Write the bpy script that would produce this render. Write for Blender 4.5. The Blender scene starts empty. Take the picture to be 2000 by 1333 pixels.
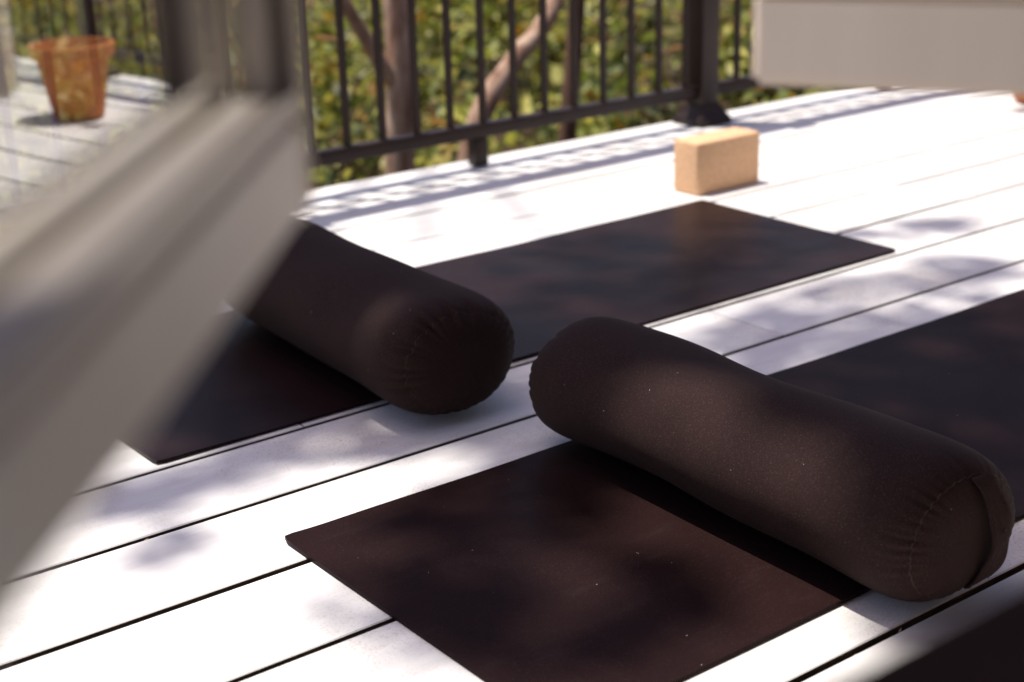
import bpy, bmesh, math, random
import numpy as np
from mathutils import Vector, Matrix

sc = bpy.context.scene
COL = sc.collection
R = math.radians
rng = random.Random(7)
nrg = np.random.default_rng(11)

# ------------------------------------------------------------------ camera
# world: X runs along the deck boards, Y away from the house towards the railing, Z up, deck surface at 0
YAW, PITCH, ROLL, HEIGHT = R(36.964), R(19.207), R(-1.642), 0.944
fw = Vector((math.sin(YAW) * math.cos(PITCH), math.cos(YAW) * math.cos(PITCH), -math.sin(PITCH)))
rt = Vector((math.cos(YAW), -math.sin(YAW), 0))
up = rt.cross(fw)
rt2 = rt * math.cos(ROLL) + up * math.sin(ROLL)
up2 = -rt * math.sin(ROLL) + up * math.cos(ROLL)
cam_d = bpy.data.cameras.new('camera')
cam = bpy.data.objects.new('camera', cam_d)
COL.objects.link(cam)
m = Matrix((rt2, up2, -fw)).transposed().to_4x4()
m.translation = Vector((0, 0, HEIGHT))
cam.matrix_world = m
cam_d.sensor_width = 36.0
cam_d.sensor_fit = 'HORIZONTAL'
cam_d.lens = 2989.15 / 2000 * 36
cam_d.clip_start = 0.02
cam_d.clip_end = 2000
cam_d.dof.use_dof = True
cam_d.dof.focus_distance = 2.08
cam_d.dof.aperture_fstop = 3.3
cam_d.dof.aperture_blades = 9
sc.camera = cam

# ------------------------------------------------------------------ light
SX, SY = -0.17, 0.215                      # towards the sun, per metre of height
sun_dir = Vector((SX, SY, 1)).normalized()
world = bpy.data.worlds.new('World')
sc.world = world
world.use_nodes = True
wn = world.node_tree
bg = wn.nodes['Background']
sky = wn.nodes.new('ShaderNodeTexSky')
sky.sky_type = 'NISHITA'
sky.sun_disc = False
sky.sun_elevation = math.asin(sun_dir.z)
sky.sun_rotation = math.atan2(sun_dir.x, sun_dir.y)
sky.dust_density = 1.5
tint = wn.nodes.new('ShaderNodeMix')           # camera white balance: a warmer rendering of the whole sky
tint.data_type = 'RGBA'
tint.blend_type = 'MULTIPLY'
tint.inputs[0].default_value = 1.0
tint.inputs[7].default_value = (1.14, 0.93, 0.92, 1)
wn.links.new(sky.outputs[0], tint.inputs[6])
wn.links.new(tint.outputs[2], bg.inputs[0])
bg.inputs[1].default_value = 0.10
sun_d = bpy.data.lights.new('sun', 'SUN')
sun_d.energy = 3.8
sun_d.angle = R(0.53)
sun_d.color = (1.0, 0.93, 0.83)
sun = bpy.data.objects.new('sun', sun_d)
COL.objects.link(sun)
sun.rotation_euler = sun_dir.to_track_quat('Z', 'Y').to_euler()
sun.location = (0, 0, 12)

sc.view_settings.view_transform = 'Standard'
sc.view_settings.look = 'None'
sc.view_settings.gamma = 1
sc.view_settings.exposure = 0.66
sc.cycles.use_denoising = True
sc.cycles.caustics_reflective = False
sc.cycles.caustics_refractive = False
sc.cycles.max_bounces = 10
sc.cycles.transparent_max_bounces = 16
sc.cycles.sample_clamp_indirect = 6


# ------------------------------------------------------------------ helpers
def tag(o, label=None, cat=None, group=None, kind=None):
    if label: o['label'] = label
    if cat: o['category'] = cat
    if group: o['group'] = group
    if kind: o['kind'] = kind
    return o


def empty(name, loc=(0, 0, 0), rz=0.0):
    o = bpy.data.objects.new(name, None)
    COL.objects.link(o)
    o.location = loc
    o.rotation_euler.z = rz
    o.empty_display_size = 0.05
    return o


def link(name, mesh, parent=None, loc=None):
    o = bpy.data.objects.new(name, mesh)
    COL.objects.link(o)
    if parent is not None: o.parent = parent
    if loc is not None: o.location = loc
    return o


def mesh_of(name, verts, faces, mat, smooth=False):
    me = bpy.data.meshes.new(name)
    me.from_pydata([tuple(v) for v in verts], [], faces)
    me.materials.append(mat)
    if smooth:
        me.polygons.foreach_set('use_smooth', [True] * len(me.polygons))
    me.update()
    return me


def box_bm(bm, x0, x1, y0, y1, z0, z1):
    vs = [bm.verts.new(p) for p in ((x0, y0, z0), (x1, y0, z0), (x1, y1, z0), (x0, y1, z0),
                                    (x0, y0, z1), (x1, y0, z1), (x1, y1, z1), (x0, y1, z1))]
    for f in ((3, 2, 1, 0), (4, 5, 6, 7), (0, 1, 5, 4), (1, 2, 6, 5), (2, 3, 7, 6), (3, 0, 4, 7)):
        bm.faces.new([vs[i] for i in f])


def box(name, mat, parent, x0, x1, y0, y1, z0, z1, bevel=0.0, seg=2):
    bm = bmesh.new()
    box_bm(bm, min(x0, x1), max(x0, x1), min(y0, y1), max(y0, y1), z0, z1)
    if bevel:
        bmesh.ops.bevel(bm, geom=bm.edges[:], offset=bevel, segments=seg, affect='EDGES', profile=0.5)
    me = bpy.data.meshes.new(name)
    bm.to_mesh(me)
    bm.free()
    me.materials.append(mat)
    if bevel:
        me.polygons.foreach_set('use_smooth', [True] * len(me.polygons))
        me.set_sharp_from_angle(angle=R(40))
    return link(name, me, parent)


def tube_geo(path, radii, n=12, V=None, F=None, rough=0.0):
    V = [] if V is None else V
    F = [] if F is None else F
    base = len(V)
    pts = [Vector(p) for p in path]
    ref = Vector((0.3, 1, 0.2)).normalized()
    for i, p in enumerate(pts):
        t = (pts[min(i + 1, len(pts) - 1)] - pts[max(i - 1, 0)]).normalized()
        a = t.cross(ref).normalized()
        b = t.cross(a)
        for k in range(n):
            th = 2 * math.pi * k / n
            rr = radii[i] * (1 + rough * (rng.random() - 0.5))
            V.append(p + (a * math.cos(th) + b * math.sin(th)) * rr)
    for i in range(len(pts) - 1):
        for k in range(n):
            k2 = (k + 1) % n
            F.append((base + i * n + k, base + i * n + k2, base + (i + 1) * n + k2, base + (i + 1) * n + k))
    F.append(tuple(base + k for k in range(n))[::-1])
    F.append(tuple(base + (len(pts) - 1) * n + k for k in range(n)))
    return V, F


def smooth_path(pts, sub=5):
    out = []
    P = [Vector(p) for p in pts]
    for i in range(len(P) - 1):
        p0, p1, p2, p3 = P[max(i - 1, 0)], P[i], P[i + 1], P[min(i + 2, len(P) - 1)]
        for s in range(sub):
            t = s / sub
            out.append(0.5 * ((2 * p1) + (-p0 + p2) * t + (2 * p0 - 5 * p1 + 4 * p2 - p3) * t * t + (-p0 + 3 * p1 - 3 * p2 + p3) * t ** 3))
    out.append(P[-1])
    return out


# ------------------------------------------------------------------ materials
def material(name, base=(0.5, 0.5, 0.5), rough=0.5, spec=0.5):
    mt = bpy.data.materials.new(name)
    mt.use_nodes = True
    nt = mt.node_tree
    b = nt.nodes['Principled BSDF']
    b.inputs['Base Color'].default_value = (*base, 1)
    b.inputs['Roughness'].default_value = rough
    b.inputs['Specular IOR Level'].default_value = spec
    return mt, nt, b


def N(nt, typ, **kw):
    n = nt.nodes.new(typ)
    for k, v in kw.items():
        if k in n.inputs.keys():
            n.inputs[k].default_value = v
        else:
            setattr(n, k, v)
    return n


def ramp(nt, stops, fac):
    r = nt.nodes.new('ShaderNodeValToRGB')
    e = r.color_ramp.elements
    e[0].position, e[0].color = stops[0][0], (*stops[0][1], 1)
    e[1].position, e[1].color = stops[-1][0], (*stops[-1][1], 1)
    for p, c in stops[1:-1]:
        x = e.new(p)
        x.color = (*c, 1)
    nt.links.new(fac, r.inputs[0])
    return r.outputs[0]


def coords(nt, scale=(1, 1, 1), kind='Object', loc=None):
    tc = N(nt, 'ShaderNodeTexCoord')
    mp = N(nt, 'ShaderNodeMapping')
    mp.inputs['Scale'].default_value = scale
    nt.links.new(tc.outputs[kind], mp.inputs[0])
    if loc is not None:
        nt.links.new(loc, mp.inputs['Location'])
    return mp.outputs[0]


def noise(nt, vec, scale, detail=4, rough=0.55):
    n = N(nt, 'ShaderNodeTexNoise')
    n.inputs['Scale'].default_value = scale
    n.inputs['Detail'].default_value = detail
    n.inputs['Roughness'].default_value = rough
    nt.links.new(vec, n.inputs['Vector'])
    return n.outputs['Fac']


def mix(nt, fac, a, b, mode='MIX'):
    mx = N(nt, 'ShaderNodeMix')
    mx.data_type = 'RGBA'
    mx.blend_type = mode
    for sock, v in ((mx.inputs[0], fac), (mx.inputs[6], a), (mx.inputs[7], b)):
        if isinstance(v, (float, int)):
            sock.default_value = v
        elif isinstance(v, tuple):
            sock.default_value = (*v, 1)
        else:
            nt.links.new(v, sock)
    return mx.outputs[2]


def bump(nt, b, height, strength, dist):
    bp = N(nt, 'ShaderNodeBump')
    bp.inputs['Strength'].default_value = strength
    bp.inputs['Distance'].default_value = dist
    nt.links.new(height, bp.inputs['Height'])
    nt.links.new(bp.outputs[0], b.inputs['Normal'])


M = {}
# white painted deck boards: scuffed, faint dirt
mt, nt, b = material('painted_board', (0.78, 0.77, 0.75), 0.5, 0.35)
oi = N(nt, 'ShaderNodeObjectInfo')
vm = N(nt, 'ShaderNodeVectorMath', operation='SCALE')
vm.inputs[0].default_value = (7, 3, 1)
nt.links.new(oi.outputs['Random'], vm.inputs['Scale'])
v1 = coords(nt, (3.0, 14, 14), loc=vm.outputs[0])
v2 = coords(nt, (1, 1, 1), loc=vm.outputs[0])
dirt = noise(nt, v1, 2.2, 6, 0.65)
speck = noise(nt, v2, 260, 3, 0.7)
blot = noise(nt, v2, 3.1, 5, 0.6)
c1 = ramp(nt, [(0.35, (0.70, 0.69, 0.68)), (0.62, (0.79, 0.785, 0.78))], dirt)
dm = N(nt, 'ShaderNodeMath', operation='MULTIPLY')
s1 = ramp(nt, [(0.53, (0, 0, 0)), (0.66, (1, 1, 1))], speck)
s2 = ramp(nt, [(0.44, (0, 0, 0)), (0.66, (1, 1, 1))], blot)
nt.links.new(s1, dm.inputs[0]); nt.links.new(s2, dm.inputs[1])
c2 = mix(nt, dm.outputs[0], c1, (0.42, 0.36, 0.31))
s3 = ramp(nt, [(0.52, (0, 0, 0)), (0.78, (0.5, 0.5, 0.5))], blot)
c3 = mix(nt, s3, c2, (0.58, 0.52, 0.45))
nt.links.new(c3, b.inputs['Base Color'])
v3 = coords(nt, (2, 160, 160), loc=vm.outputs[0])
bump(nt, b, noise(nt, v3, 4, 4, 0.6), 0.25, 0.0012)
nt.links.new(ramp(nt, [(0.3, (0.42,) * 3), (0.7, (0.6,) * 3)], dirt), b.inputs['Roughness'])
M['board'] = mt

mt, nt, b = material('raw_board_edge', (0.12, 0.09, 0.07), 0.85, 0.2)
v = coords(nt, (3, 30, 30))
nt.links.new(ramp(nt, [(0.35, (0.035, 0.024, 0.018)), (0.58, (0.09, 0.065, 0.048)), (0.75, (0.24, 0.2, 0.165))], noise(nt, v, 3, 6, 0.7)), b.inputs['Base Color'])
M['board_edge'] = mt
mt, nt, b = material('deck_frame_timber', (0.09, 0.075, 0.062), 0.85, 0.2)
v = coords(nt, (6, 40, 40))
nt.links.new(ramp(nt, [(0.35, (0.022, 0.017, 0.014)), (0.58, (0.07, 0.06, 0.052)), (0.74, (0.2, 0.17, 0.13))], noise(nt, v, 3, 6, 0.7)), b.inputs['Base Color'])
M['substrate'] = mt

# dark rubber mat
def mat_rubber(name, tint, seed, spec):
    mt, nt, b = material(name, tint, 0.5, spec)
    sv = N(nt, 'ShaderNodeCombineXYZ')
    sv.inputs[0].default_value = seed
    v = coords(nt, (1, 1, 1), loc=sv.outputs[0])
    cloud = noise(nt, v, 3.5, 6, 0.62)
    scuff = noise(nt, coords(nt, (2.2, 9, 1), loc=sv.outputs[0]), 3.0, 7, 0.72)
    base = ramp(nt, [(0.3, tuple(c * 0.88 for c in tint)), (0.7, tuple(c * 1.12 for c in tint))], cloud)
    base = mix(nt, ramp(nt, [(0.55, (0, 0, 0)), (0.85, (0.3, 0.3, 0.3))], scuff), base, (0.045, 0.033, 0.03))
    fine = noise(nt, v, 620, 2, 0.6)
    base = mix(nt, ramp(nt, [(0.60, (0, 0, 0)), (0.76, (0.65, 0.65, 0.65))], fine), base, (0.065, 0.05, 0.043))
    vo = N(nt, 'ShaderNodeTexVoronoi')
    vo.inputs['Scale'].default_value = 62
    nt.links.new(v, vo.inputs['Vector'])
    ls = N(nt, 'ShaderNodeMath', operation='LESS_THAN')
    ls.inputs[1].default_value = 0.04
    nt.links.new(vo.outputs['Distance'], ls.inputs[0])
    sep = N(nt, 'ShaderNodeSeparateColor')
    nt.links.new(vo.outputs['Color'], sep.inputs[0])
    gt = N(nt, 'ShaderNodeMath', operation='GREATER_THAN')
    gt.inputs[1].default_value = 0.90
    nt.links.new(sep.outputs[0], gt.inputs[0])
    mu = N(nt, 'ShaderNodeMath', operation='MULTIPLY')
    nt.links.new(ls.outputs[0], mu.inputs[0]); nt.links.new(gt.outputs[0], mu.inputs[1])
    base = mix(nt, mu.outputs[0], base, (0.55, 0.5, 0.45))
    nt.links.new(base, b.inputs['Base Color'])
    nt.links.new(ramp(nt, [(0.3, (0.27,) * 3), (0.7, (0.42,) * 3)], cloud), b.inputs['Roughness'])
    bump(nt, b, noise(nt, v, 420, 3, 0.6), 0.25, 0.0006)
    return mt
M['mat_a'] = mat_rubber('rubber_dark_plum', (0.0162, 0.0079, 0.0082), 0.0, 0.08)
M['mat_b'] = mat_rubber('rubber_dark_brown', (0.0170, 0.0083, 0.0084), 5.0, 0.025)

# bolster cotton
mt, nt, b = material('bolster_cotton', (0.05, 0.034, 0.034), 0.85, 0.15)
v = coords(nt, (1, 1, 1))
base = ramp(nt, [(0.35, (0.0165, 0.0074, 0.0070)), (0.7, (0.0225, 0.0104, 0.0098))], noise(nt, v, 9, 5, 0.6))
fib = noise(nt, coords(nt, (1, 0.45, 1)), 900, 2, 0.6)
base = mix(nt, ramp(nt, [(0.57, (0, 0, 0)), (0.76, (0.8, 0.8, 0.8))], fib), base, (0.085, 0.060, 0.047))
vo = N(nt, 'ShaderNodeTexVoronoi')
vo.inputs['Scale'].default_value = 75
nt.links.new(v, vo.inputs['Vector'])
ls = N(nt, 'ShaderNodeMath', operation='LESS_THAN'); ls.inputs[1].default_value = 0.05
nt.links.new(vo.outputs['Distance'], ls.inputs[0])
sep = N(nt, 'ShaderNodeSeparateColor'); nt.links.new(vo.outputs['Color'], sep.inputs[0])
gt = N(nt, 'ShaderNodeMath', operation='GREATER_THAN'); gt.inputs[1].default_value = 0.88
nt.links.new(sep.outputs[1], gt.inputs[0])
mu = N(nt, 'ShaderNodeMath', operation='MULTIPLY')
nt.links.new(ls.outputs[0], mu.inputs[0]); nt.links.new(gt.outputs[0], mu.inputs[1])
base = mix(nt, mu.outputs[0], base, (0.45, 0.4, 0.36))
nt.links.new(base, b.inputs['Base Color'])
b.inputs['Sheen Weight'].default_value = 0.02
b.inputs['Sheen Roughness'].default_value = 0.45
b.inputs['Sheen Tint'].default_value = (0.75, 0.55, 0.5, 1)
bump(nt, b, noise(nt, v, 750, 2, 0.5), 0.5, 0.0006)
M['cotton'] = mt
mt, nt, b = material('stitch_thread', (0.11, 0.075, 0.06), 0.8, 0.2)
nt.links.new(ramp(nt, [(0.4, (0.026, 0.014, 0.012)), (0.6, (0.055, 0.034, 0.028))], noise(nt, coords(nt), 240, 2)), b.inputs['Base Color'])
M['thread'] = mt

# cork
mt, nt, b = material('cork', (0.5, 0.3, 0.14), 0.8, 0.2)
v = coords(nt)
vo = N(nt, 'ShaderNodeTexVoronoi'); vo.inputs['Scale'].default_value = 300
nt.links.new(v, vo.inputs['Vector'])
base = ramp(nt, [(0.0, (0.60, 0.355, 0.195)), (0.5, (0.72, 0.455, 0.265)), (1.0, (0.82, 0.545, 0.335))], vo.outputs['Color'])
base = mix(nt, ramp(nt, [(0.62, (0, 0, 0)), (0.75, (0.45,) * 3)], noise(nt, v, 90, 4)), base, (0.36, 0.20, 0.09))
nt.links.new(base, b.inputs['Base Color'])
bump(nt, b, vo.outputs['Distance'], 0.2, 0.001)
M['cork'] = mt

# railing powder coat
mt, nt, b = material('railing_bronze', (0.02, 0.012, 0.011), 0.45, 0.28)
nt.links.new(ramp(nt, [(0.3, (0.018, 0.0095, 0.0085)), (0.7, (0.026, 0.0145, 0.0125))], noise(nt, coords(nt), 14, 5)), b.inputs['Base Color'])
M['bronze'] = mt

# sash paint
mt, nt, b = material('sash_paint', (0.72, 0.64, 0.57), 0.42, 0.3)
nt.links.new(ramp(nt, [(0.3, (0.86, 0.755, 0.645)), (0.7, (0.91, 0.815, 0.71))], noise(nt, coords(nt, (9, 9, 1.5)), 2.5, 4)), b.inputs['Base Color'])
M['sash'] = mt
mt, nt, b = material('rubber_gasket', (0.05, 0.038, 0.034), 0.6, 0.3)
nt.links.new(ramp(nt, [(0.3, (0.13, 0.10, 0.085)), (0.7, (0.17, 0.135, 0.115))], noise(nt, coords(nt), 30, 3)), b.inputs['Base Color'])
M['gasket'] = mt

# double glazing: four surfaces of ordinary glass in one sheet
mt = bpy.data.materials.new('window_glass')
mt.use_nodes = True
nt = mt.node_tree
nt.nodes.remove(nt.nodes['Principled BSDF'])
out = nt.nodes['Material Output']
tr = N(nt, 'ShaderNodeBsdfTransparent'); tr.inputs[0].default_value = (0.94, 0.95, 0.94, 1)
gl = N(nt, 'ShaderNodeBsdfGlossy'); gl.inputs['Roughness'].default_value = 0.0
geo = N(nt, 'ShaderNodeNewGeometry')
dt = N(nt, 'ShaderNodeVectorMath', operation='DOT_PRODUCT')
nt.links.new(geo.outputs['Incoming'], dt.inputs[0]); nt.links.new(geo.outputs['Normal'], dt.inputs[1])
ab = N(nt, 'ShaderNodeMath', operation='ABSOLUTE'); nt.links.new(dt.outputs['Value'], ab.inputs[0])
oc = N(nt, 'ShaderNodeMath', operation='SUBTRACT'); oc.inputs[0].default_value = 1; nt.links.new(ab.outputs[0], oc.inputs[1])
p5 = N(nt, 'ShaderNodeMath', operation='POWER'); p5.inputs[1].default_value = 5; nt.links.new(oc.outputs[0], p5.inputs[0])
fr = N(nt, 'ShaderNodeMath', operation='MULTIPLY_ADD'); fr.inputs[1].default_value = 0.957; fr.inputs[2].default_value = 0.043
nt.links.new(p5.outputs[0], fr.inputs[0])
wob = N(nt, 'ShaderNodeBump'); wob.inputs['Strength'].default_value = 0.02; wob.inputs['Distance'].default_value = 0.002
nt.links.new(noise(nt, coords(nt), 5, 1), wob.inputs['Height'])
nt.links.new(wob.outputs[0], gl.inputs['Normal'])
i1 = N(nt, 'ShaderNodeMath', operation='SUBTRACT'); i1.inputs[0].default_value = 1
nt.links.new(fr.outputs[0], i1.inputs[1])
pw = N(nt, 'ShaderNodeMath', operation='POWER'); pw.inputs[1].default_value = 4.8
nt.links.new(i1.outputs[0], pw.inputs[0])
i2 = N(nt, 'ShaderNodeMath', operation='SUBTRACT'); i2.inputs[0].default_value = 1
nt.links.new(pw.outputs[0], i2.inputs[1])
ms = N(nt, 'ShaderNodeMixShader')
nt.links.new(i2.outputs[0], ms.inputs[0]); nt.links.new(tr.outputs[0], ms.inputs[1]); nt.links.new(gl.outputs[0], ms.inputs[2])
nt.links.new(ms.outputs[0], out.inputs[0])
M['glass'] = mt

mt, nt, b = material('terracotta', (0.52, 0.2, 0.075), 0.8, 0.25)
nt.links.new(ramp(nt, [(0.3, (0.36, 0.115, 0.035)), (0.7, (0.48, 0.17, 0.055))], noise(nt, coords(nt), 16, 5)), b.inputs['Base Color'])
M['terracotta'] = mt
mt, nt, b = material('potting_soil', (0.05, 0.035, 0.025), 0.95, 0.1)
nt.links.new(ramp(nt, [(0.3, (0.03, 0.02, 0.014)), (0.7, (0.08, 0.055, 0.04))], noise(nt, coords(nt), 60, 5)), b.inputs['Base Color'])
bump(nt, b, noise(nt, coords(nt), 50, 4), 0.6, 0.01)
M['soil'] = mt

mt, nt, b = material('house_boards', (0.18, 0.12, 0.09), 0.85, 0.2)
nt.links.new(ramp(nt, [(0.3, (0.15, 0.095, 0.07)), (0.7, (0.21, 0.14, 0.105))], noise(nt, coords(nt), 6, 6)), b.inputs['Base Color'])
bump(nt, b, noise(nt, coords(nt), 90, 4), 0.3, 0.003)
M['render'] = mt
mt, nt, b = material('dark_stained_timber', (0.035, 0.02, 0.016), 0.8, 0.08)
nt.links.new(ramp(nt, [(0.3, (0.024, 0.011, 0.008)), (0.7, (0.042, 0.021, 0.016))], noise(nt, coords(nt, (2, 40, 40)), 3, 5)), b.inputs['Base Color'])
M['dark_wood'] = mt
mt, nt, b = material('earth_and_litter', (0.1, 0.075, 0.04), 0.95, 0.1)
nt.links.new(ramp(nt, [(0.3, (0.025, 0.017, 0.01)), (0.5, (0.06, 0.04, 0.022)), (0.72, (0.06, 0.055, 0.02))], noise(nt, coords(nt), 1.7, 8, 0.65)), b.inputs['Base Color'])
bump(nt, b, noise(nt, coords(nt), 9, 6), 0.7, 0.05)
M['earth'] = mt


def leaf_material(name, stops):
    mt, nt, b = material(name, (0.08, 0.1, 0.03), 0.5, 0.4)
    geo = N(nt, 'ShaderNodeNewGeometry')
    col = ramp(nt, stops, geo.outputs['Random Per Island'])
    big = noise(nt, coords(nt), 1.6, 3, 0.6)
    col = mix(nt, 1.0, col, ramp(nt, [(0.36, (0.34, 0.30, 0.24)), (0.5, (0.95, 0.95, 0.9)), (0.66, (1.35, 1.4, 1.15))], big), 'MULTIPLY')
    nt.links.new(col, b.inputs['Base Color'])
    tl = N(nt, 'ShaderNodeBsdfTranslucent')
    hs = N(nt, 'ShaderNodeHueSaturation')
    hs.inputs['Value'].default_value = 1.5
    hs.inputs['Saturation'].default_value = 1.1
    nt.links.new(col, hs.inputs['Color'])
    nt.links.new(hs.outputs[0], tl.inputs[0])
    mx = N(nt, 'ShaderNodeMixShader')
    mx.inputs[0].default_value = 0.35
    nt.links.new(b.outputs[0], mx.inputs[1]); nt.links.new(tl.outputs[0], mx.inputs[2])
    nt.links.new(mx.outputs[0], nt.nodes['Material Output'].inputs[0])
    return mt
M['leaf'] = leaf_material('shrub_leaf', [(0.0, (0.055, 0.075, 0.014)), (0.35, (0.17, 0.20, 0.055)), (0.62, (0.31, 0.315, 0.09)), (0.84, (0.48, 0.43, 0.13)), (0.93, (0.24, 0.12, 0.03)), (1.0, (0.15, 0.07, 0.025))])
M['gum_leaf'] = leaf_material('tree_leaf', [(0.0, (0.05, 0.07, 0.025)), (0.6, (0.08, 0.105, 0.035)), (1.0, (0.13, 0.14, 0.05))])


def bark(name, c0, c1, c2):
    mt, nt, b = material(name, c1, 0.8, 0.2)
    nz = noise(nt, coords(nt, (6, 6, 1.6)), 3.0, 6, 0.65)
    nt.links.new(ramp(nt, [(0.34, c0), (0.5, c1), (0.68, c2)], nz), b.inputs['Base Color'])
    bump(nt, b, nz, 0.5, 0.01)
    return mt
M['bark_pink'] = bark('smooth_pinkish_bark', (0.20, 0.11, 0.075), (0.40, 0.26, 0.185), (0.60, 0.45, 0.35))
M['bark_dark'] = bark('rough_brown_bark', (0.06, 0.032, 0.022), (0.13, 0.072, 0.05), (0.20, 0.12, 0.09))

# ------------------------------------------------------------------ ground
gv, gf = [], []
gn = 64
for j in range(gn + 1):
    for i in range(gn + 1):
        u, w = (i / gn * 2 - 1), (j / gn * 2 - 1)
        x, y = 220 * u * abs(u) + 3, 220 * w * abs(w) + 6
        z = -1.3 + 0.12 * math.sin(x * 0.9) * math.cos(y * 0.7) + 0.05 * math.sin(x * 2.3 + y * 1.7)
        z -= 0.02 * max(0, min(y - 6, 30)) * 0
        gv.append((x, y, z))
for j in range(gn):
    for i in range(gn):
        a = j * (gn + 1) + i
        gf.append((a, a + 1, a + gn + 2, a + gn + 1))
tag(link('ground', mesh_of('ground', gv, gf, M['earth'], True)), 'leaf-littered earth below the deck', 'ground', kind='structure')

# ------------------------------------------------------------------ deck
PITCHB = 0.2063
GAP = 0.0115
Y_EDGE = 1.022 + PITCHB * 12
deck = link('deck', None)
bm = bmesh.new()
box_bm(bm, -2.0, 8.0, 0.30, Y_EDGE - 0.03, -0.11, -0.0262)
for k in range(7):                      # posts down to the ground
    for yy in (0.6, 3.2):
        box_bm(bm, -1.9 + k * 1.6, -1.8 + k * 1.6, yy, yy + 0.1, -1.55, -0.112)
bm_me = bpy.data.meshes.new('deck')
bm.to_mesh(bm_me); bm.free()
bm_me.materials.append(M['substrate'])
bpy.data.objects.remove(deck)
deck = tag(link('deck', bm_me), 'white painted board deck', 'deck', kind='structure')

plank_cache = {}
def plank_mesh(L, wdt):
    key = (round(L, 3), round(wdt, 4))
    if key in plank_cache: return plank_cache[key]
    bm = bmesh.new()
    box_bm(bm, 0, L, -wdt / 2, wdt / 2, -0.025, 0)
    bmesh.ops.bevel(bm, geom=[e for e in bm.edges if all(v.co.z > -0.001 for v in e.verts)], offset=0.0016, segments=1, affect='EDGES')
    me = bpy.data.meshes.new('plank')
    bm.to_mesh(me); bm.free()
    me.materials.append(M['board'])
    me.materials.append(M['board_edge'])
    for p in me.polygons:
        if abs(p.normal.z) < 0.3: p.material_index = 1
    plank_cache[key] = me
    return me

JOINTS = {4: 2.03, 5: 1.12, 3: 7.0, 6: 3.1, 8: 4.4, 2: 2.5, 9: 0.9, 7: 5.2, 10: 5.9, 11: 3.9, 1: 1.9, 0: 6.6}
row = -4
while True:
    y0 = 1.022 + PITCHB * row
    if y0 > Y_EDGE - 0.05: break
    if y0 >= 0.28:
        j = JOINTS.get(row, 1.3 + (row * 1.37) % 4)
        cuts = [-2.02, j - 3.6 if j - 3.6 > -1.6 else None, j, j + 3.6 if j + 3.6 < 7.6 else None, 8.02]
        cuts = [c for c in cuts if c is not None]
        for a, c in zip(cuts[:-1], cuts[1:]):
            o = link('plank', plank_mesh(c - a - 0.0025, PITCHB - GAP), deck,
                     (a + 0.001, y0 + PITCHB / 2 + rng.uniform(-0.0006, 0.0006), rng.uniform(-0.0007, 0.0007)))
            o.rotation_euler.z = rng.uniform(-0.0002, 0.0002)
    row += 1
V, F = [], []
for _ in range(420):
    yy = 1.022 + PITCHB * rng.randint(0, 6) + rng.uniform(-0.004, 0.004)
    c = Vector((rng.uniform(0.3, 3.2), yy, -0.020 + rng.random() * 0.016))
    l, w = rng.uniform(0.002, 0.009), rng.uniform(0.0008, 0.002)
    a = rng.gauss(0, 0.35)
    u = Vector((math.cos(a), math.sin(a), rng.uniform(-0.2, 0.2))) * l
    v = Vector((-math.sin(a), math.cos(a), rng.uniform(-0.5, 0.5))) * w
    n = len(V)
    V += [c - u, c + v, c + u, c - v]
    F.append((n, n + 1, n + 2, n + 3))
mt, nt, b = material('dry_litter', (0.3, 0.2, 0.12), 0.9, 0.1)
geo = N(nt, 'ShaderNodeNewGeometry')
nt.links.new(ramp(nt, [(0.0, (0.10, 0.06, 0.035)), (0.6, (0.32, 0.2, 0.11)), (1.0, (0.5, 0.4, 0.28))], geo.outputs['Random Per Island']), b.inputs['Base Color'])
tag(link('leaf_litter', mesh_of('leaf_litter', V, F, mt)), 'tiny dry litter caught in the gaps between boards', 'litter', kind='stuff')
# ------------------------------------------------------------------ house around the window
SILL_Y, SILL_Z = 0.270, 0.69
house = tag(empty('house_wall'), 'brown house wall around the open window', 'wall', kind='structure')
box('wall_below', M['render'], house, -0.12, 6.0, 0.10, 0.25, -0.02, SILL_Z - 0.04)
box('wall_beside', M['render'], house, 1.32, 6.0, 0.10, 0.25, SILL_Z - 0.038, 2.3)
box('wall_above', M['render'], house, -0.12, 6.0, 0.10, 0.25, 2.302, 2.7)
box('jamb', M['dark_wood'], house, -0.118, -0.05, 0.13, 0.262, SILL_Z + 0.002, 2.3, 0.004)
box('jamb', M['dark_wood'], house, 1.25, 1.318, 0.13, 0.262, SILL_Z + 0.002, 2.3, 0.004)
box('unseen_roof', M['dark_wood'], house, -3.0, 6.5, -3.2, 0.76, 2.702, 2.85)  # out-of-view roof, eave depth shaped for its shade on sash and deck
box('unseen_room_floor', M['dark_wood'], house, -3.0, 6.0, -3.0, 0.098, -0.15, -0.02)  # unseen floor, added with the back wall to enclose the camera side
box('unseen_room_back', M['render'], house, -3.0, 6.0, -3.15, -3.002, -0.15, 2.70)  # unseen, added to cut light from behind and keep sash reflections dark
sill = tag(box('window_ledge', M['dark_wood'], None, -0.12, 1.32, 0.09, SILL_Y, SILL_Z - 0.036, SILL_Z, 0.006, 3),
           'dark timber window ledge blurred in the lower right corner', 'window ledge')

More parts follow.
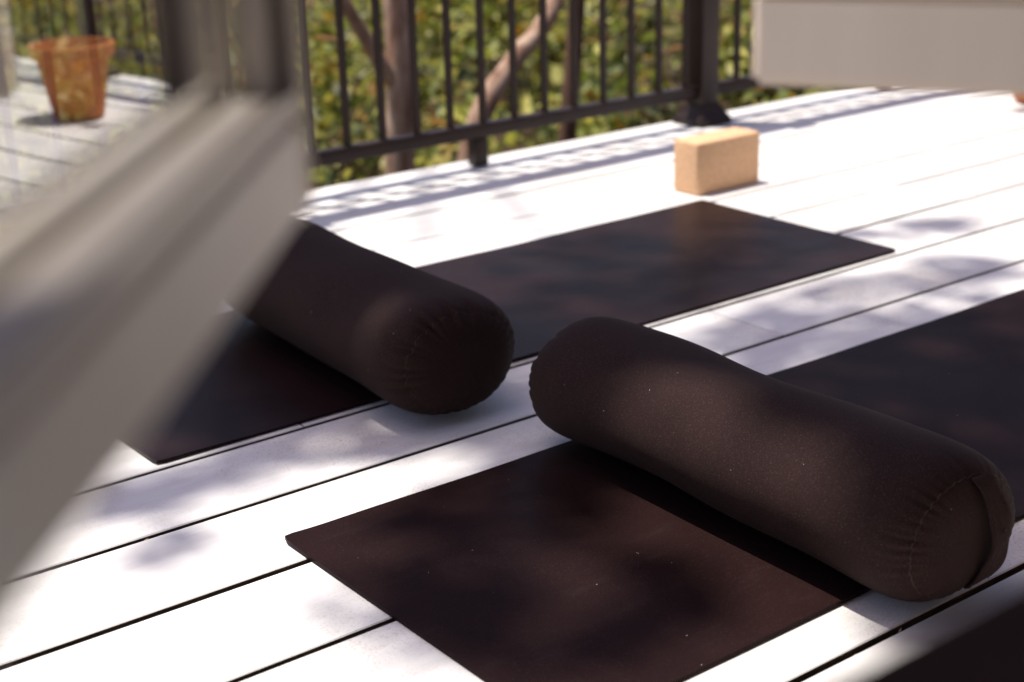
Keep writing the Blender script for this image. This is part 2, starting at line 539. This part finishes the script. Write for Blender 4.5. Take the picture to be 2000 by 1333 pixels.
# ------------------------------------------------------------------ railing
RY = 3.405
rail = tag(empty('deck_railing', (0, RY, 0)), 'dark bronze metal railing with slim upright bars along the deck edge', 'railing')
RPOSTS = [-0.13 - 1.7285, -0.13, 1.5985, 3.327, 5.0555, 6.784]
bal = None
k0 = -34
for i in range(len(RPOSTS) - 1):
    a, c = RPOSTS[i] + 0.036, RPOSTS[i + 1] - 0.036
    box('bottom_rail', M['bronze'], rail, a - 0.004, c + 0.004, -0.019, 0.019, 0.083, 0.121, 0.004)
    box('top_rail', M['bronze'], rail, a - 0.004, c + 0.004, -0.038, 0.038, 0.955, 1.0, 0.006)
    mid = (a + c) / 2
    ft = box('foot', M['bronze'], rail, mid - 0.021, mid + 0.021, -0.021, 0.021, 0.004, 0.0825, 0.004)
for xp in RPOSTS:
    p = box('post', M['bronze'], rail, xp - 0.036, xp + 0.036, -0.036, 0.036, 0.002, 1.04, 0.004)
    # flared skirt round the foot of the post
    V, F = [], []
    prof = [(0.064, 0.0015), (0.064, 0.018), (0.060, 0.026), (0.052, 0.036), (0.045, 0.050), (0.0415, 0.060), (0.037, 0.062)]
    for hw, z in prof:
        for sx, sy in ((-1, -1), (1, -1), (1, 1), (-1, 1)):
            V.append((xp + sx * hw, sy * hw, z))
    for q in range(len(prof) - 1):
        for s in range(4):
            F.append((q * 4 + s, q * 4 + (s + 1) % 4, q * 4 + 4 + (s + 1) % 4, q * 4 + 4 + s))
    sk = link('base_skirt', mesh_of('base_skirt', V, F, M['bronze']), p)
    V, F = [], []
    prof = [(0.05, 1.04), (0.05, 1.055), (0.02, 1.075), (0.001, 1.078)]
    for hw, z in prof:
        for sx, sy in ((-1, -1), (1, -1), (1, 1), (-1, 1)):
            V.append((xp + sx * hw, sy * hw, z))
    for q in range(len(prof) - 1):
        for s in range(4):
            F.append((q * 4 + s, q * 4 + (s + 1) % 4, q * 4 + 4 + (s + 1) % 4, q * 4 + 4 + s))
    F.append((3, 2, 1, 0))
    link('post_cap', mesh_of('post_cap', V, F, M['bronze']), p)
for i in range(-36, 44):
    x = 2.043 + 0.1101 * i
    if x < RPOSTS[0] + 0.05 or x > RPOSTS[-1] - 0.05: continue
    if min(abs(x - xp) for xp in RPOSTS) < 0.05: continue
    if bal is None:
        bal = box('baluster', M['bronze'], rail, -0.0085, 0.0085, -0.0085, 0.0085, 0.1195, 0.957, 0.0015, 1)
        o = bal
    else:
        o = link('baluster', bal.data, rail)
    o.location = (x, 0, 0)

# ------------------------------------------------------------------ mats
def yoga_mat(name, x0, y0, L, W, mat, label, curl, seed):
    nx, ny = 110, 40
    rr = 0.010
    T = 0.0055
    rg = random.Random(seed)
    ph = [rg.uniform(0, 6.28) for _ in range(6)]
    top = []
    for j in range(ny + 1):
        for i in range(nx + 1):
            x, y = L * i / nx, W * j / ny
            # round the corners
            cxn, cyn = min(max(x, rr), L - rr), min(max(y, rr), W - rr)
            dx, dy = x - cxn, y - cyn
            d = math.hypot(dx, dy)
            if d > rr:
                x, y = cxn + dx / d * rr, cyn + dy / d * rr
            z = 0.0012 + 0.0009 * math.sin(x * 7 + ph[0]) * math.sin(y * 9 + ph[1]) + 0.0005 * math.sin(x * 17 + ph[2] + y * 5)
            for (cxx, cyy, h, r) in curl:
                dd = math.hypot((x - cxx), (y - cyy))
                z += h * max(0, 1 - dd / r) ** 2
            ex = 0.0012 * math.sin(x * 6 + ph[3]) if j in (0, ny) else 0
            top.append((x, y + ex, z + T))
    n = len(top)
    V = top + [(x, y, max(z - T, 0.0012)) for x, y, z in top]
    F = []
    idx = lambda i, j: j * (nx + 1) + i
    for j in range(ny):
        for i in range(nx):
            F.append((idx(i, j), idx(i + 1, j), idx(i + 1, j + 1), idx(i, j + 1)))
            F.append((n + idx(i, j + 1), n + idx(i + 1, j + 1), n + idx(i + 1, j), n + idx(i, j)))
    ring = [idx(i, 0) for i in range(nx)] + [idx(nx, j) for j in range(ny)] + [idx(i, ny) for i in range(nx, 0, -1)] + [idx(0, j) for j in range(ny, 0, -1)]
    for a, c in zip(ring, ring[1:] + ring[:1]):
        F.append((c, a, a + n, c + n))
    me = mesh_of(name, V, F, mat, True)
    me.set_sharp_from_angle(angle=R(50))
    o = link(name, me, None, (x0, y0, 0))
    return tag(o, label, 'yoga mat', 'yoga mats on the deck')

yoga_mat('yoga_mat', 0.883, 1.102, 1.76, 0.61, M['mat_b'], 'dark plum yoga mat nearest the camera, under the bolster with the strap', [(0, 0.61, 0.003, 0.08)], 3)
yoga_mat('yoga_mat', 0.863, 2.069, 1.76, 0.61, M['mat_a'], 'dark plum yoga mat lying between the cork block and the nearer mat', [(1.76, 0.61, 0.002, 0.1)], 9)


# ------------------------------------------------------------------ bolsters
def bolster(cx, cy, ang, L, RAD, SQ, label, seed, pucker, strap):
    rg = np.random.default_rng(seed)
    root = tag(empty('bolster', (cx, cy, 0.0065), -ang), label, 'bolster', 'round bolsters across the mats')
    # local axis along Y; far end +Y, near end -Y
    nS, nA = 150, 160
    t = np.linspace(0, math.pi, nS)
    s = -np.cos(t)
    s = np.sign(s) * np.abs(s) ** 0.8
    prof = np.clip(1 - np.abs(s) ** 16.0, 0, 1) ** (1 / 2.6)
    prof = prof * (1 - (0.032 if strap else 0.008) * np.exp(-((s - 0.22) / 0.30) ** 2) + 0.015 * np.exp(-((s - 0.75) / 0.2) ** 2) + 0.02 * np.exp(-((s + 0.8) / 0.2) ** 2))
    A = np.linspace(0, 2 * math.pi, nA, endpoint=False)
    S, AA = np.meshgrid(s, A, indexing='ij')
    Rm = np.repeat((prof * RAD)[:, None], nA, 1)
    SE = 0.945
    # gathers either side of the end seams
    for side in (-1, 1):
        d = (S * side - SE)
        env = np.exp(-(np.clip(d, 0, 1) / 0.035) ** 2 - (np.clip(-d, 0, 1) / 0.055) ** 2)
        w = np.zeros_like(A)
        for k in range(14, 46):
            w += rg.normal() * np.cos(k * A + rg.uniform(0, 6.28)) / 5
        w = np.where(w > 0, w * 0.25, w)
        amp = 0.0040 * (0.35 + pucker * (0.5 + 0.5 * np.cos(A - math.pi * 0.85)) ** 2)
        Rm = Rm + env * (w * amp)[None, :]
        Rm = Rm - 0.0022 * np.exp(-((d) / 0.009) ** 2)
    for k in range(26):                      # soft lumps of the filling
        ks, ka = rg.uniform(2, 9), rg.integers(1, 6)
        Rm = Rm + 0.0008 * np.cos(ks * S + rg.uniform(0, 6.28)) * np.cos(ka * AA + rg.uniform(0, 6.28)) * (prof[:, None] > 0.2)
    px = Rm * np.cos(AA)
    pz = RAD * SQ + Rm * np.sin(AA) * SQ
    # settle on the ground: the lowest part flattens and spreads a little
    low = np.clip(0.03 - pz, 0, 1)
    px = px * (1 + 0.9 * low)
    pz = np.where(pz < 0.012, 0.012 * np.exp((pz - 0.012) / 0.012), pz)
    py = S * L / 2
    V = np.stack([px, py, pz], -1)
    body_rows = (np.where(s < -SE)[0].max(), np.where(s > SE)[0].min())
    def sub(r0, r1, name, par):
        vv = V[r0:r1 + 1].reshape(-1, 3).tolist()
        F = []
        for i in range(r1 - r0):
            for k in range(nA):
                k2 = (k + 1) % nA
                F.append((i * nA + k, i * nA + k2, (i + 1) * nA + k2, (i + 1) * nA + k))
        return link(name, mesh_of(name, vv, F, M['cotton'], True), par)
    near, far = body_rows
    sub(near, far, 'cover', root)
    en = sub(0, near, 'end_panel', root)
    sub(far, nS - 1, 'end_panel', root)
    for r, nm in ((near, 'seam'), (far, 'seam')):
        ringp = V[r].tolist()
        VV, FF = [], []
        n = 6
        cen = np.array([0, V[r, 0, 1], RAD * SQ])
        for k in range(nA):
            p = np.array(ringp[k])
            o = p - cen; o = o / (np.linalg.norm(o) + 1e-9)
            ax = np.array([0, 1, 0])
            for q in range(n):
                th = 2 * math.pi * q / n
                VV.append(p + 0.0009 * (math.cos(th) * o + math.sin(th) * ax) + 0.0002 * o)
        for k in range(nA):
            k2 = (k + 1) % nA
            for q in range(n):
                q2 = (q + 1) % n
                FF.append((k * n + q, k * n + q2, k2 * n + q2, k2 * n + q))
        link(nm, mesh_of(nm, VV, FF, M['thread'], True), root)
    if strap:
        # carrying strap across the near end, sewn in at the seam top and bottom, bowing outwards
        zt, zb = RAD * SQ * (1 + prof[near] * 0.98), RAD * SQ * (1 - prof[near] * 0.9)
        yN = V[near, 0, 1]
        path = []
        for i in range(41):
            u = i / 40
            z = zt + (zb - zt) * u
            bow = math.sin(math.pi * u) ** 0.6
            y = yN - 0.004 - bow * (L / 2 * (1 - SE) + 0.006) - 0.004 * math.sin(math.pi * u) * (u)
            x = 0.018 + 0.010 * math.sin(math.pi * u)
            path.append((x, y, max(z, 0.004)))
        HW, TH = 0.017, 0.0022
        VV, FF = [], []
        for i, p in enumerate(path):
            a, c = Vector(path[max(i - 1, 0)]), Vector(path[min(i + 1, 40)])
            tt = (c - a).normalized()
            wv = Vector((1, 0.12 * math.sin(i * 0.35), 0)).normalized()
            nn = tt.cross(wv).normalized()
            if nn.y > 0: nn = -nn
            P = Vector(p)
            for (wq, tq) in ((-HW, 0), (-HW * 0.96, TH), (-HW * 0.6, TH * 0.75), (0, TH * 1.0), (HW * 0.6, TH * 0.75), (HW * 0.96, TH), (HW, 0), (HW * 0.9, -TH), (-HW * 0.9, -TH)):
                VV.append(P + wv * wq + nn * tq)
        n = 9
        for i in range(40):
            for q in range(n):
                q2 = (q + 1) % n
                FF.append((i * n + q, i * n + q2, (i + 1) * n + q2, (i + 1) * n + q))
        FF.append(tuple(range(n))[::-1]); FF.append(tuple(40 * n + q for q in range(n)))
        st = link('strap', mesh_of('strap', VV, FF, M['cotton'], True), root)
        # stitching: rows of short thread dashes along the strap
        VV, FF = [], []
        for off in (-0.0125, -0.0035, 0.0125):
            for i in range(2, 38):
                if (i * 7 + int(off * 1e4)) % 11 == 0: continue
                P, Q = Vector(path[i]), Vector(path[i]).lerp(Vector(path[i + 1]), 0.55)
                tt = (Q - P).normalized()
                nn = tt.cross(Vector((1, 0, 0))).normalized()
                if nn.y > 0: nn = -nn
                P = P + Vector((off, 0, 0)) + nn * (TH * 1.15); Q = Q + Vector((off, 0, 0)) + nn * (TH * 1.15)
                tube_geo([P, Q], [0.00045, 0.00045], 5, VV, FF)
        link('stitching', mesh_of('stitching', VV, FF, M['thread'], True), st)
        # small curl of loose thread and a knot
        VV, FF = [], []
        cen = Vector(path[22]) + Vector((0.003, -0.003, 0))
        pts = [cen + Vector((0.004 * math.cos(a), -0.0022, 0.006 * math.sin(a))) for a in np.linspace(0.4, 5.2, 16)]
        tube_geo(pts, [0.0006] * len(pts), 5, VV, FF)
        pts = [Vector(path[18]) + Vector((0.002 + 0.0018 * math.cos(a), -0.0042, 0.003 * math.sin(a))) for a in np.linspace(0, 6.0, 10)]
        tube_geo(pts, [0.0007] * len(pts), 5, VV, FF)
        link('loose_thread', mesh_of('loose_thread', VV, FF, M['thread'], True), st)
    return root

bolster(1.4415, 1.380, 0.035, 0.792, 0.1215, 0.775, 'dark brown bolster with a sewn strap on its end, lying across the nearer mat', 5, 0.5, True)
bolster(1.3475, 2.266, 0.0585, 0.775, 0.1290, 0.773, 'darker shaded bolster with a gathered end seam, lying across the farther mat', 8, 1.6, False)

# ------------------------------------------------------------------ cork block
blk = box('cork_block', M['cork'], None, -0.112, 0.112, -0.046, 0.046, 0.0012, 0.137, 0.008, 4)
blk.location = (2.766, 2.774, 0)
tag(blk, 'tan cork yoga block standing on its edge on the white boards', 'yoga block')

# ------------------------------------------------------------------ terracotta pot
V, F = [], []
prof = [(0.0, 0.004), (0.075, 0.004), (0.082, 0.01), (0.118, 0.20), (0.122, 0.202), (0.137, 0.208), (0.142, 0.245), (0.138, 0.25), (0.126, 0.25), (0.120, 0.235), (0.112, 0.21)]
n = 48
for r, z in prof:
    for k in range(n):
        V.append((r * math.cos(2 * math.pi * k / n), r * math.sin(2 * math.pi * k / n), z))
for i in range(len(prof) - 1):
    for k in range(n):
        k2 = (k + 1) % n
        F.append((i * n + k, i * n + k2, (i + 1) * n + k2, (i + 1) * n + k))
pot = tag(empty('plant_pot', (4.345, 2.89, 0)), 'round terracotta pot standing on the deck by the railing', 'plant pot')
pm = mesh_of('pot_body', V, F, M['terracotta'], True); pm.set_sharp_from_angle(angle=R(45))
link('pot_body', pm, pot)
V = [(0, 0, 0.222)] + [(0.114 * math.cos(2 * math.pi * k / 32), 0.114 * math.sin(2 * math.pi * k / 32), 0.215 + 0.004 * rng.random()) for k in range(32)]
link('soil', mesh_of('soil', V, [(0, 1 + k, 1 + (k + 1) % 32) for k in range(32)], M['soil'], True), pot)

# ------------------------------------------------------------------ open window sashes
def sash(origin, d, front, width, zb, label, stile_w, rail_h, through=False, hgt=0.95):
    """d: unit vector from the free edge towards the hinge; front: +1 / -1 side of d that shows"""
    root = tag(empty('casement_window', (origin[0], origin[1], zb), math.atan2(d[1], d[0])), label, 'window', 'outward opening casement windows')
    f = front
    D0, G0, G1, GL, D1 = 0.0, 0.003, 0.0105, 0.026, 0.038
    y = lambda w: -f * w
    def member(name, horiz, a0, a1, u0, u1, us):
        # a: along the member, u from the outer edge to the inner edge (us = +1 up/right)
        bm = bmesh.new()
        def bx(ua, ub, wa, wb):
            ua, ub = sorted((u0 + us * ua, u0 + us * ub)) if True else (ua, ub)
            ya, yb = sorted((y(wa), y(wb)))
            if horiz: box_bm(bm, a0, a1, ya, yb, ua, ub)
            else: box_bm(bm, ua, ub, ya, yb, a0, a1)
        h = abs(u1 - u0)
        bx(0, h - 0.006, D0, GL)          # core
        bm2 = bmesh.new()
        me = bpy.data.meshes.new(name)
        bmesh.ops.bevel(bm, geom=bm.edges[:], offset=0.005, segments=4, affect='EDGES')
        bx(h - 0.0062, h, D0 + 0.0005, G0)
        bx(h - 0.0062, h - 0.001, G1, GL)
        bx(0.001, h + 0.006, GL + 0.0062, D1)
        bm2.free()
        bm.to_mesh(me); bm.free()
        me.materials.append(M['sash'])
        me.polygons.foreach_set('use_smooth', [True] * len(me.polygons)); me.set_sharp_from_angle(angle=R(35))
        o = link(name, me, root)
        bm = bmesh.new()
        def bx2(ua, ub, wa, wb):
            ua, ub = sorted((u0 + us * ua, u0 + us * ub))
            ya, yb = sorted((y(wa), y(wb)))
            if horiz: box_bm(bm, a0 + 0.001, a1 - 0.001, ya, yb, ua, ub)
            else: box_bm(bm, ua, ub, ya, yb, a0 + 0.001, a1 - 0.001)
        bx2(h - 0.0061, h - 0.004, G0 + 0.0003, G1 - 0.0003)
        me = bpy.data.meshes.new('gasket'); bm.to_mesh(me); bm.free(); me.materials.append(M['gasket'])
        link('gasket', me, o)
    inset = 0.0 if through else stile_w + 0.0004
    member('bottom_rail', True, inset, width - inset, 0.0, rail_h, 1)
    zst = rail_h + 0.0005 if through else 0
    member('top_rail', True, stile_w + 0.0004, width - stile_w - 0.0004, hgt, hgt - rail_h, -1)
    member('stile', False, zst, hgt, 0.0, stile_w, 1)
    member('stile', False, zst, hgt, width, width - stile_w, -1)
    ya, yb = sorted((y(GL + 0.001), y(GL + 0.005)))
    ym = (ya + yb) / 2
    V = [(stile_w - 0.005, ym, rail_h - 0.005), (width - stile_w + 0.005, ym, rail_h - 0.005), (width - stile_w + 0.005, ym, hgt - rail_h + 0.005), (stile_w - 0.005, ym, hgt - rail_h + 0.005)]
    link('pane', mesh_of('pane', V, [(0, 1, 2, 3)], M['glass']), root)
    return root

# left sash: the free edge reaches out over the deck, the hinge is beside the camera
zs = 0.745
dl = Vector((0.398 - 0.109, 0.700 - 0.376, 0)).normalized()
dl.rotate(Matrix.Rotation(R(1.3), 3, 'Z'))
KL = 0.81
sash((0.3985 * KL, 0.700 * KL), (-dl.x, -dl.y), 1, 0.45, 0.944 - 0.199 * KL, 'pale framed casement window wide open at the left, its pane reflecting the deck', 0.020, 0.053)
# right sash, farther off
dr = Vector((0.990 - 0.8865, 0.6743 - 0.8535, 0)).normalized()
KR = 0.86
sash((0.8865 * KR, 0.8535 * KR), (dr.x, dr.y), -1, 0.55, 0.944 - 0.214 * KR, 'pale framed casement window at the upper right, only its bottom rail showing', 0.05, 0.0680, True)

# ------------------------------------------------------------------ vegetation
def leaf_mesh(name, pos, size, mat, up_bias=0.5, slim=0.5, rg=nrg):
    n = len(pos)
    nor = rg.normal(size=(n, 3)); nor[:, 2] = np.abs(nor[:, 2]) + up_bias
    nor /= np.linalg.norm(nor, axis=1)[:, None]
    ax = rg.normal(size=(n, 3)); ax -= (ax * nor).sum(1)[:, None] * nor
    ax /= np.linalg.norm(ax, axis=1)[:, None]
    bx = np.cross(nor, ax)
    sz = (size * rg.uniform(0.5, 1.5, n))[:, None]
    bend = rg.uniform(-0.15, 0.3, n)[:, None]
    V = np.empty((n, 6, 3))
    V[:, 0] = pos - ax * sz * 0.5
    V[:, 1] = pos - ax * sz * 0.12 + bx * sz * slim * 0.5 + nor * sz * bend * 0.5
    V[:, 2] = pos + ax * sz * 0.22 + bx * sz * slim * 0.4 + nor * sz * bend * 0.4
    V[:, 3] = pos + ax * sz * 0.5 - nor * sz * 0.12
    V[:, 4] = pos + ax * sz * 0.22 - bx * sz * slim * 0.4 + nor * sz * bend * 0.4
    V[:, 5] = pos - ax * sz * 0.12 - bx * sz * slim * 0.5 + nor * sz * bend * 0.5
    base = np.arange(n)[:, None] * 6
    F = np.concatenate([base + np.array([0, 1, 2, 3]), base + np.array([0, 3, 4, 5])], 1).reshape(-1, 4)
    me = bpy.data.meshes.new(name)
    me.vertices.add(n * 6); me.vertices.foreach_set('co', V.reshape(-1))
    me.loops.add(n * 8); me.loops.foreach_set('vertex_index', F.reshape(-1).astype(np.int32))
    me.polygons.add(n * 2)
    me.polygons.foreach_set('loop_start', np.arange(n * 2, dtype=np.int32) * 4)
    me.polygons.foreach_set('loop_total', np.full(n * 2, 4, dtype=np.int32))
    me.materials.append(mat)
    me.update(); me.validate()
    return me

# the thicket beyond the railing
P = []
for _ in range(150):
    y = 4.3 + 8.5 * nrg.random() ** 1.2
    x = nrg.uniform(-1.5, 13)
    hgt = nrg.uniform(0.55, 1.3) + 0.10 * (y - 4.3)
    rx = nrg.uniform(0.3, 0.65)
    c = np.array([x, y, -1.25])
    for q in range(22):
        th = nrg.uniform(0, 6.28); rr = rx * math.sqrt(nrg.random()); zz = hgt * nrg.random() ** 0.7 * (1 - 0.4 * rr / rx)
        cc = c + np.array([rr * math.cos(th), rr * math.sin(th), zz])
        P.append(cc + nrg.normal(size=(12, 3)) * np.array([0.09, 0.09, 0.06]))
P = np.concatenate(P)
P = P[P[:, 1] > 3.72]
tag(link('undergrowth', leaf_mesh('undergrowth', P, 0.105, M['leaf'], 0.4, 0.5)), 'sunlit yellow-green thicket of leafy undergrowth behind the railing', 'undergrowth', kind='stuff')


def limb(V, F, pts, r0, r1, n=12):
    sp = smooth_path(pts, 6)
    k = len(sp)
    tube_geo(sp, [r0 + (r1 - r0) * i / (k - 1) for i in range(k)], n, V, F, 0.10)

def tree(name, base, limbs, bark_m, crown_pos, leaf_size, label):
    root = tag(empty(name, base), label, 'tree', 'trees behind the railing')
    V, F = [], []
    for pts, r0, r1 in limbs:
        limb(V, F, [Vector(p) - Vector(base) for p in pts], r0, r1)
    link('trunk', mesh_of('trunk', V, F, bark_m, True), root)
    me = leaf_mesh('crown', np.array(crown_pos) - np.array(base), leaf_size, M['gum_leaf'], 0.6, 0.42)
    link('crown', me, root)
    return root

# overhanging crown: boughs whose shade falls in patches on the deck
def bough_over(X, Y, r, count, z0=4.0, z1=6.5, out=None):
    z = nrg.uniform(z0, z1, count)
    a = nrg.uniform(0, 6.28, count); q = r * np.sqrt(nrg.random(count))
    return np.stack([X + q * np.cos(a) + SX * z, Y + q * np.sin(a) + SY * z, z], -1)

crown = []
def shade(X, Y, rx, ry, count, holes=()):
    got = 0
    count = int(count * 1.65)
    while got < count:
        x = X + rx * nrg.uniform(-1, 1); y = Y + ry * nrg.uniform(-1, 1)
        if ((x - X) / rx) ** 2 + ((y - Y) / ry) ** 2 > 1: continue
        ok = True
        for hx, hy, hr in holes:
            if (x - hx) ** 2 + (y - hy) ** 2 < hr * hr * 1.5: ok = False
        got += 1
        if not ok: continue
        z = nrg.uniform(8.5, 11.0)
        crown.append((x + SX * z, y + SY * z, z))

HOLES = [(1.345, 1.40, 0.115), (1.325, 1.17, 0.105), (0.93, 1.60, 0.06), (1.11, 1.36, 0.07), (1.17, 1.13, 0.06), (1.28, 1.95, 0.06),
         (0.9, 2.12, 0.07), (1.76, 2.50, 0.10)]
shade(1.75, 1.42, 0.95, 0.40, 420, HOLES)           # nearer mat and bolster
shade(1.30, 2.28, 0.42, 0.46, 420, HOLES)           # farther bolster
shade(1.9, 2.35, 0.7, 0.28, 110, HOLES)
shade(2.30, 1.86, 0.45, 0.16, 75)
shade(1.48, 1.06, 0.17, 0.17, 230, [(1.325, 1.17, 0.105)])
shade(1.45, 1.40, 0.22, 0.42, 300, [(1.345, 1.40, 0.115), (1.325, 1.17, 0.105)])
shade(1.36, 2.24, 0.17, 0.42, 260, [(1.28, 1.95, 0.06)])
shade(0.95, 1.95, 0.16, 0.05, 20, [(0.87, 1.875, 0.06), (1.05, 1.92, 0.06)])
shade(0.80, 1.97, 0.10, 0.06, 16)
shade(0.745, 1.80, 0.07, 0.04, 9)
shade(2.75, 2.16, 0.25, 0.09, 12)
base = (3.03, 4.7, -1.35)
tree('gum_tree', base,
     [([(3.03, 4.7, -1.35), (3.035, 4.7, -0.4), (3.06, 4.7, 0.35), (3.05, 4.9, 2.5), (2.6, 5.1, 5.0), (1.4, 5.7, 8.0), (0.2, 5.0, 10.0)], 0.066, 0.014),
      ([(3.04, 4.69, 0.0), (2.96, 4.69, 0.11), (2.83, 4.68, 0.32), (2.5, 4.62, 0.8), (2.0, 4.5, 1.5), (1.5, 4.4, 2.3)], 0.034, 0.010),
      ([(2.6, 5.1, 5.0), (1.2, 5.4, 7.5), (-0.4, 4.6, 9.8)], 0.03, 0.008),
      ([(1.4, 5.7, 8.0), (0.6, 4.8, 9.3), (0.0, 4.0, 10.4)], 0.022, 0.006)],
     M['bark_pink'], crown, 0.125, 'upright pinkish tree trunk behind the railing, with a pale limb branching left')
cr = np.array([5.6, 5.6, 4.3]) + nrg.normal(size=(260, 3)) * np.array([0.8, 0.7, 0.5])
tree('gum_tree', (3.2, 4.75, -1.35),
     [([(3.2, 4.75, -1.35), (3.32, 4.72, -0.55), (3.39, 4.7, -0.23), (3.47, 4.7, -0.09), (3.6, 4.7, 0.04), (3.8, 4.7, 0.24), (4.3, 4.8, 1.0), (5.0, 5.2, 2.6), (5.6, 5.6, 4.4)], 0.055, 0.022)],
     M['bark_pink'], cr, 0.11, 'pale tree trunk leaning to the right behind the railing bars')
cr = np.array([4.6, 6.2, 4.0]) + nrg.normal(size=(220, 3)) * np.array([0.7, 0.6, 0.5])
tree('gum_tree', (4.05, 5.3, -1.35),
     [([(4.2, 5.3, -1.35), (4.33, 5.3, -0.5), (4.40, 5.3, 0.1), (4.47, 5.35, 0.6), (4.5, 5.7, 2.2), (4.6, 6.2, 4.0)], 0.05, 0.02)],
     M['bark_dark'], cr, 0.11, 'dark brown slim tree trunk behind the railing, near the railing post')
